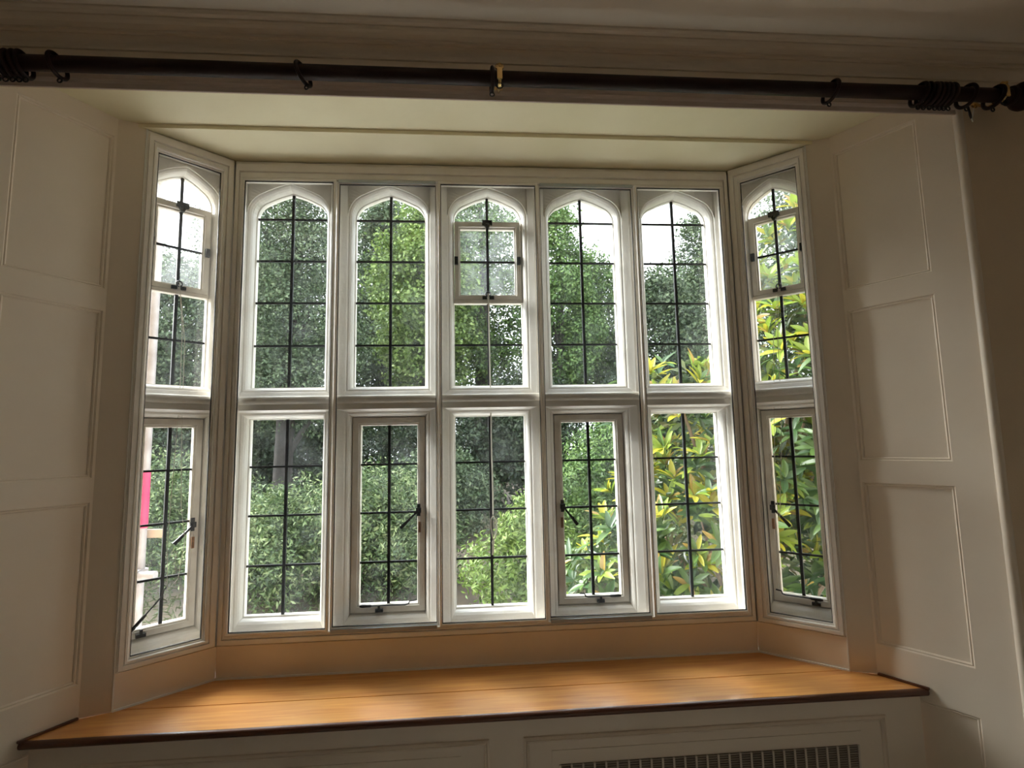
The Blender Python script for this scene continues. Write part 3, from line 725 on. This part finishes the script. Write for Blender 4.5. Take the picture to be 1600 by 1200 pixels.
# (u, y) -> x on the ray of the photograph's column is only used to set the planting positions below
G = 'leaf_greygreen'
tree('evergreen_tree', 'tall grey-green evergreen with a thick trunk behind the leftmost middle light', -4.75, 11.0, 3.0, 8.9, 2.25, 66000, .085, .5, G, 21, 30, .22, .2, lob=.34, clump=.16)
tree('evergreen_tree', 'rounded grey-green tree beyond the left canted window', -9.0, 14.0, 1.8, 7.4, 2.5, 36000, .13, .5, G, 22, 26, .2, lob=.33, clump=.18)
tree('deciduous_tree', 'bright lime-green tree seen through the second arched light', -1.7, 16.0, 4.3, 10.4, 2.1, 34000, .14, .65, 'leaf_lime', 23, 22, .2, -.2, clump=.18, lob=.34)
tree('evergreen_tree', 'grey-green tree left of the lime tree in the second arched light', -4.0, 21.5, 2.0, 13.0, 2.7, 46000, .16, .6, G, 29, 30, .25, clump=.22, lob=.34)
tree('deciduous_tree', 'green tree with dark trunk behind the middle vent light', .25, 18.0, 4.6, 12.6, 2.4, 30000, .13, .65, 'leaf_mid', 24, 26, .26, .2, clump=.18, lob=.34)
tree('deciduous_tree', 'tall green tree against white sky in the fourth arched light', 3.0, 16.0, 3.9, 10.5, 1.75, 24000, .12, .65, 'leaf_mid', 25, 20, .2, .2, clump=.16, lob=.36)
tree('deciduous_tree', 'lower spreading green tree at the right side of the fourth arched light', 5.0, 18.5, 3.4, 9.4, 2.2, 22000, .14, .65, 'leaf_mid', 32, 18, .2, .2, clump=.2, lob=.36)
tree('deciduous_tree', 'tall grey-green tree at the right edge of the fifth arched light', 9.9, 18.0, 2.2, 12.0, 2.1, 40000, .14, .6, G, 26, 30, .25, clump=.18, lob=.36)
tree('evergreen_tree', 'low rounded grey-green tree below the sky gap in the fifth arched light', 6.9, 16.0, 1.4, 7.9, 2.2, 34000, .13, .6, G, 27, 26, .2, clump=.16, lob=.36)
tree('evergreen_tree', 'tall dark evergreen beyond the right canted window', 8.6, 9.8, 1.5, 8.6, 2.4, 32000, .12, .5, G, 28, 24, .25, clump=.16, lob=.36)
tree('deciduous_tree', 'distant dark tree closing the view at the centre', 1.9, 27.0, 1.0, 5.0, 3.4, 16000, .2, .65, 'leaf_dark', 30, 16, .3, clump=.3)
tree('evergreen_tree', 'distant grey-green tree showing between the leaves of the thick-trunked evergreen', -8.6, 20.0, 1.6, 10.6, 2.8, 34000, .16, .6, G, 33, 26, .25, clump=.22, lob=.36)
tree('evergreen_tree', 'distant dark tree far beyond the left canted window', -15.0, 22.0, 1.0, 7.5, 3.4, 22000, .2, .65, G, 31, 18, .3, clump=.3)
# shrubs
def shrub(name, label, x, y, h1, rad, nl, size, aspect, material, seed, lobes=10, clump=.08, h0=.25, lob=.5):
    return tree(name, label, x, y, h0, h1, rad, nl, size, aspect, material, seed, lobes, .05, 0, 'garden shrubs', 4, clump, 'shrub', lob)
shrub('broad_shrub', 'broad pale-tipped shrub below the leftmost middle light', -2.75, 5.4, 1.15, 1.25, 28000, .072, .34, 'leaf_shrub', 41)
shrub('broad_shrub', 'leafy green shrub below the second light from the left', -1.35, 5.6, 1.4, 1.1, 26000, .072, .34, 'leaf_shrub', 42)
shrub('broad_shrub', 'grey-green dome shrub behind the knotted cord', -.75, 9.4, 1.75, 1.2, 14000, .09, .5, 'leaf_greygreen', 43)
shrub('broad_shrub', 'fresh light-green shrub at the lower right of the middle light', .52, 3.6, 1.25, .62, 9000, .075, .36, 'leaf_bright', 44, 9, .05, .2)
shrub('broad_shrub', 'green leafy shrub filling the fourth lower light', 1.85, 5.6, 2.05, 1.05, 16000, .075, .45, 'leaf_mid', 45, 11, .06)
shrub('broad_shrub', 'green shrub at the foot of the left canted window view', -5.5, 7.2, 1.3, 1.9, 22000, .08, .36, 'leaf_shrub', 46)
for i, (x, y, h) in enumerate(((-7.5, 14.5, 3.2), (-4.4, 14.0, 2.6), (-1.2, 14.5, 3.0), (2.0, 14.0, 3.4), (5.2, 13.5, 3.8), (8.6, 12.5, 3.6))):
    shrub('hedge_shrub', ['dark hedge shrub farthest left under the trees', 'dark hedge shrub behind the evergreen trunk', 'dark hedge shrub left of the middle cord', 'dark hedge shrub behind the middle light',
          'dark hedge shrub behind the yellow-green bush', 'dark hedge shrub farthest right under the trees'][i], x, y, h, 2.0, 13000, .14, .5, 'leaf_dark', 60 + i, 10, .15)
# lawn blades on the open ground
n = 26000; gx = rng.uniform(-9, 6, n); gy = rng.uniform(2.0, 13, n)
keep = ~((gx > -1.1) & (gx < .5) & (gy < 9.5)); gx, gy = gx[keep], gy[keep]
pos = np.stack([gx, gy, np.full(len(gx), Z_GROUND + .03)], 1); nor = rng.normal(size=(len(gx), 3)); nor[:, 2] *= .2
gme = leaf_mesh('grass', pos, nor, .13, .12, 'grass_blade', 5); gob = bpy.data.objects.new('grass', gme); col.objects.link(gob)
tag(gob, 'rough green grass growing over the garden earth', 'grass', kind='stuff')

struct('ground_bounce_slab', MB().box(-7, 7, .23, 2.9, Z_GROUND - .1, Z_GROUND + .02), 'bounce_pale', 'pale terrace slab added outside to bounce daylight up into the bay', 'bounce surface')  # added below the sills to throw daylight up at the soffit
# rhododendron close to the right of the bay
def rleaf_mesh(material, L, W, droop, cup):
    m = MB(); rows = 7; ids = []
    for i in range(rows):
        f = i / (rows - 1); w = W * .5 * (math.sin(math.pi * min(1, .04 + .93 * f)) ** .75); x = L * f; z = -droop * f * f
        ids.append([m.pt(x, -w, z + cup * w), m.pt(x, 0, z), m.pt(x, w, z + cup * w)])
    for a, b in zip(ids, ids[1:]):
        for k in (0, 1): m.f.append([a[k], b[k], b[k + 1], a[k + 1]])
    return m.mesh('leaf', material, smooth=True)
RM = ['rhodo_yellow', 'rhodo_lime', 'rhodo_green', 'rhodo_dark', 'rhodo_amber']
RMESH = [[rleaf_mesh(mn, .165, .048, d, .45) for d in (.012, .045)] for mn in RM]
rb = thing('rhododendron', 'large rhododendron with yellow-green and glossy dark leaves outside the right lights', 'shrub', (2.4, 2.1, Z_GROUND))
RB = [(1.30, 2.05, -.15, .68, .62), (1.95, 2.05, .25, .85, .95), (2.6, 1.9, .75, 1.0, 1.15), (3.1, 1.7, 1.5, 1.0, 1.15), (3.3, 1.5, .3, 1.1, 1.2), (2.95, 2.0, 2.35, .65, .75), (1.55, 1.9, 1.25, .50, .52)]
r = random.Random(5); leaves = []
camv = Vector(CAM)
for k in range(600):
    b = RB[r.choices(range(len(RB)), [q[3] * q[4] for q in RB])[0]]
    d = Vector((r.gauss(0, 1) - .25, r.gauss(0, 1) - .75, r.gauss(0, 1) + .3)).normalized()
    q = r.uniform(.72, 1.03)
    c = Vector((b[0] + d.x * b[3] * q, b[1] + d.y * b[3] * q, b[2] + d.z * b[4] * q))
    if c.y < .62 or c.z < Z_GROUND + .15: continue
    ax = (d * .55 + Vector((r.uniform(-.4, .4), r.uniform(-.5, .2), .75))).normalized()
    young = max(0, min(1, .30 + .22 * (c.z) + .5 * (q - .85) - .25 * (c.x - 2.0) * (1 if c.z < 1 else .2)))
    kind = r.random() < young
    x = ax.orthogonal().normalized(); y = ax.cross(x)
    nl = r.randint(7, 10)
    for j in range(nl):
        th = 2.4 * j + r.uniform(-.3, .3); el = R(r.uniform(8, 55) + (12 if kind else -12))
        dr = (x * math.cos(th) + y * math.sin(th)) * math.cos(el) + ax * math.sin(el)
        side = ax.cross(dr).normalized(); up = dr.cross(side)
        if up.dot(ax) < 0: up = -up; side = -side
        if kind: mi = r.choices(range(5), [.34, .42, .12, .02, .10])[0]
        else: mi = r.choices(range(5), [.01, .10, .46, .41, .02])[0]
        leaves.append((c + ax * r.uniform(-.02, .02), Matrix((dr, side, up)).transposed(), mi, r.randrange(2), r.uniform(.75, 1.2)))
leaves.sort(key=lambda l: (l[0] - camv).length * l[4] ** -1)
org = rb.location
vis = [l for l in leaves if l[0].x < 3.0 and l[0].y < 2.2]
near = vis[:300]; nset = set(id(l) for l in near)
for c, M3, mi, sh, sc in near:
    o = bpy.data.objects.new('leaf', RMESH[mi][sh]); col.objects.link(o); o.parent = rb
    o.matrix_local = Matrix.Translation(c - org) @ M3.to_4x4() @ Matrix.Scale(sc, 4)
for mi in range(5):
    V = []; Fc = []
    for l in leaves:
        if id(l) in nset or l[2] != mi: continue
        me = RMESH[mi][l[3]]; T = Matrix.Translation(l[0] - org) @ l[1].to_4x4() @ Matrix.Scale(l[4], 4); n0 = len(V)
        V += [tuple(T @ v.co) for v in me.vertices]; Fc += [[n0 + i for i in p.vertices] for p in me.polygons]
    me = bpy.data.meshes.new('inner_leaves'); me.from_pydata(V, [], Fc); me.materials.append(MATS[RM[mi]]); me.polygons.foreach_set('use_smooth', [True] * len(me.polygons))
    o = bpy.data.objects.new('inner_leaves', me); col.objects.link(o); o.parent = rb; o['kind'] = 'stuff'
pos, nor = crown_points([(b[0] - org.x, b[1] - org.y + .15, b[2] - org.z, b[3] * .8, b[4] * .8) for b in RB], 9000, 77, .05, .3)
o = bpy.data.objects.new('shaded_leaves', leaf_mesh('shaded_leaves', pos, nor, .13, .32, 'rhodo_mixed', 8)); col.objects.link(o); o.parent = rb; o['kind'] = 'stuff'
m = MB()
for b in RB + [(1.5, 1.9, .2, 0, 0), (2.0, 1.6, .9, 0, 0), (1.75, 1.75, .35, 0, 0)]:
    e = Vector((b[0], b[1] - b[3] * .4, b[2] + b[4] * .5)); s = Vector((2.3 + r.uniform(-.3, .3), 2.2, Z_GROUND - .03))
    m.tube([s, s.lerp(e, .4) + Vector((0, 0, .15)), s.lerp(e, .75), e], [.035, .026, .018, .006], 7)
m.build('stems', 'stem_wood', rb, smooth=True)

# scaffold beside the left canted window
PXs, PYs = -1.925, .60
t = thing('scaffold_pole', 'upright grey scaffold tube with a pink sleeve outside the left canted window', 'scaffold', (PXs, PYs, Z_GROUND))
MB().tube([(PXs, PYs, Z_GROUND), (PXs, PYs, 4.6)], .0245, 14).build('tube', 'galvanised', t, smooth=True)
MB().tube([(PXs, PYs, .58), (PXs, PYs, .89)], .0275, 14).build('sleeve', 'pink_sleeve', t, smooth=True)
m = MB(); m.lathe([(-.03, .032), (-.03, .042), (.03, .042), (.03, .032)], (PXs, PYs, .33), (0, 0, 1), 12).box(PXs - .05, PXs + .03, PYs - .075, PYs - .035, .295, .365)
m.build('coupler', 'galvanised', t)
t = tag(MB().tube([(PXs - .9, PYs - .055, .33), (PXs + .115, PYs - .055, .335)], .0245, 14).build('scaffold_ledger', 'galvanised', smooth=True), 'short level scaffold tube crossing the upright pole outside', 'scaffold')
tag(MB().box(PXs - .9, PXs + .10, PYs + .03, PYs + .05, .52, .565).build('scaffold_rail', 'timber_board'), 'brown timber rail behind the pink sleeve of the scaffold pole', 'scaffold')
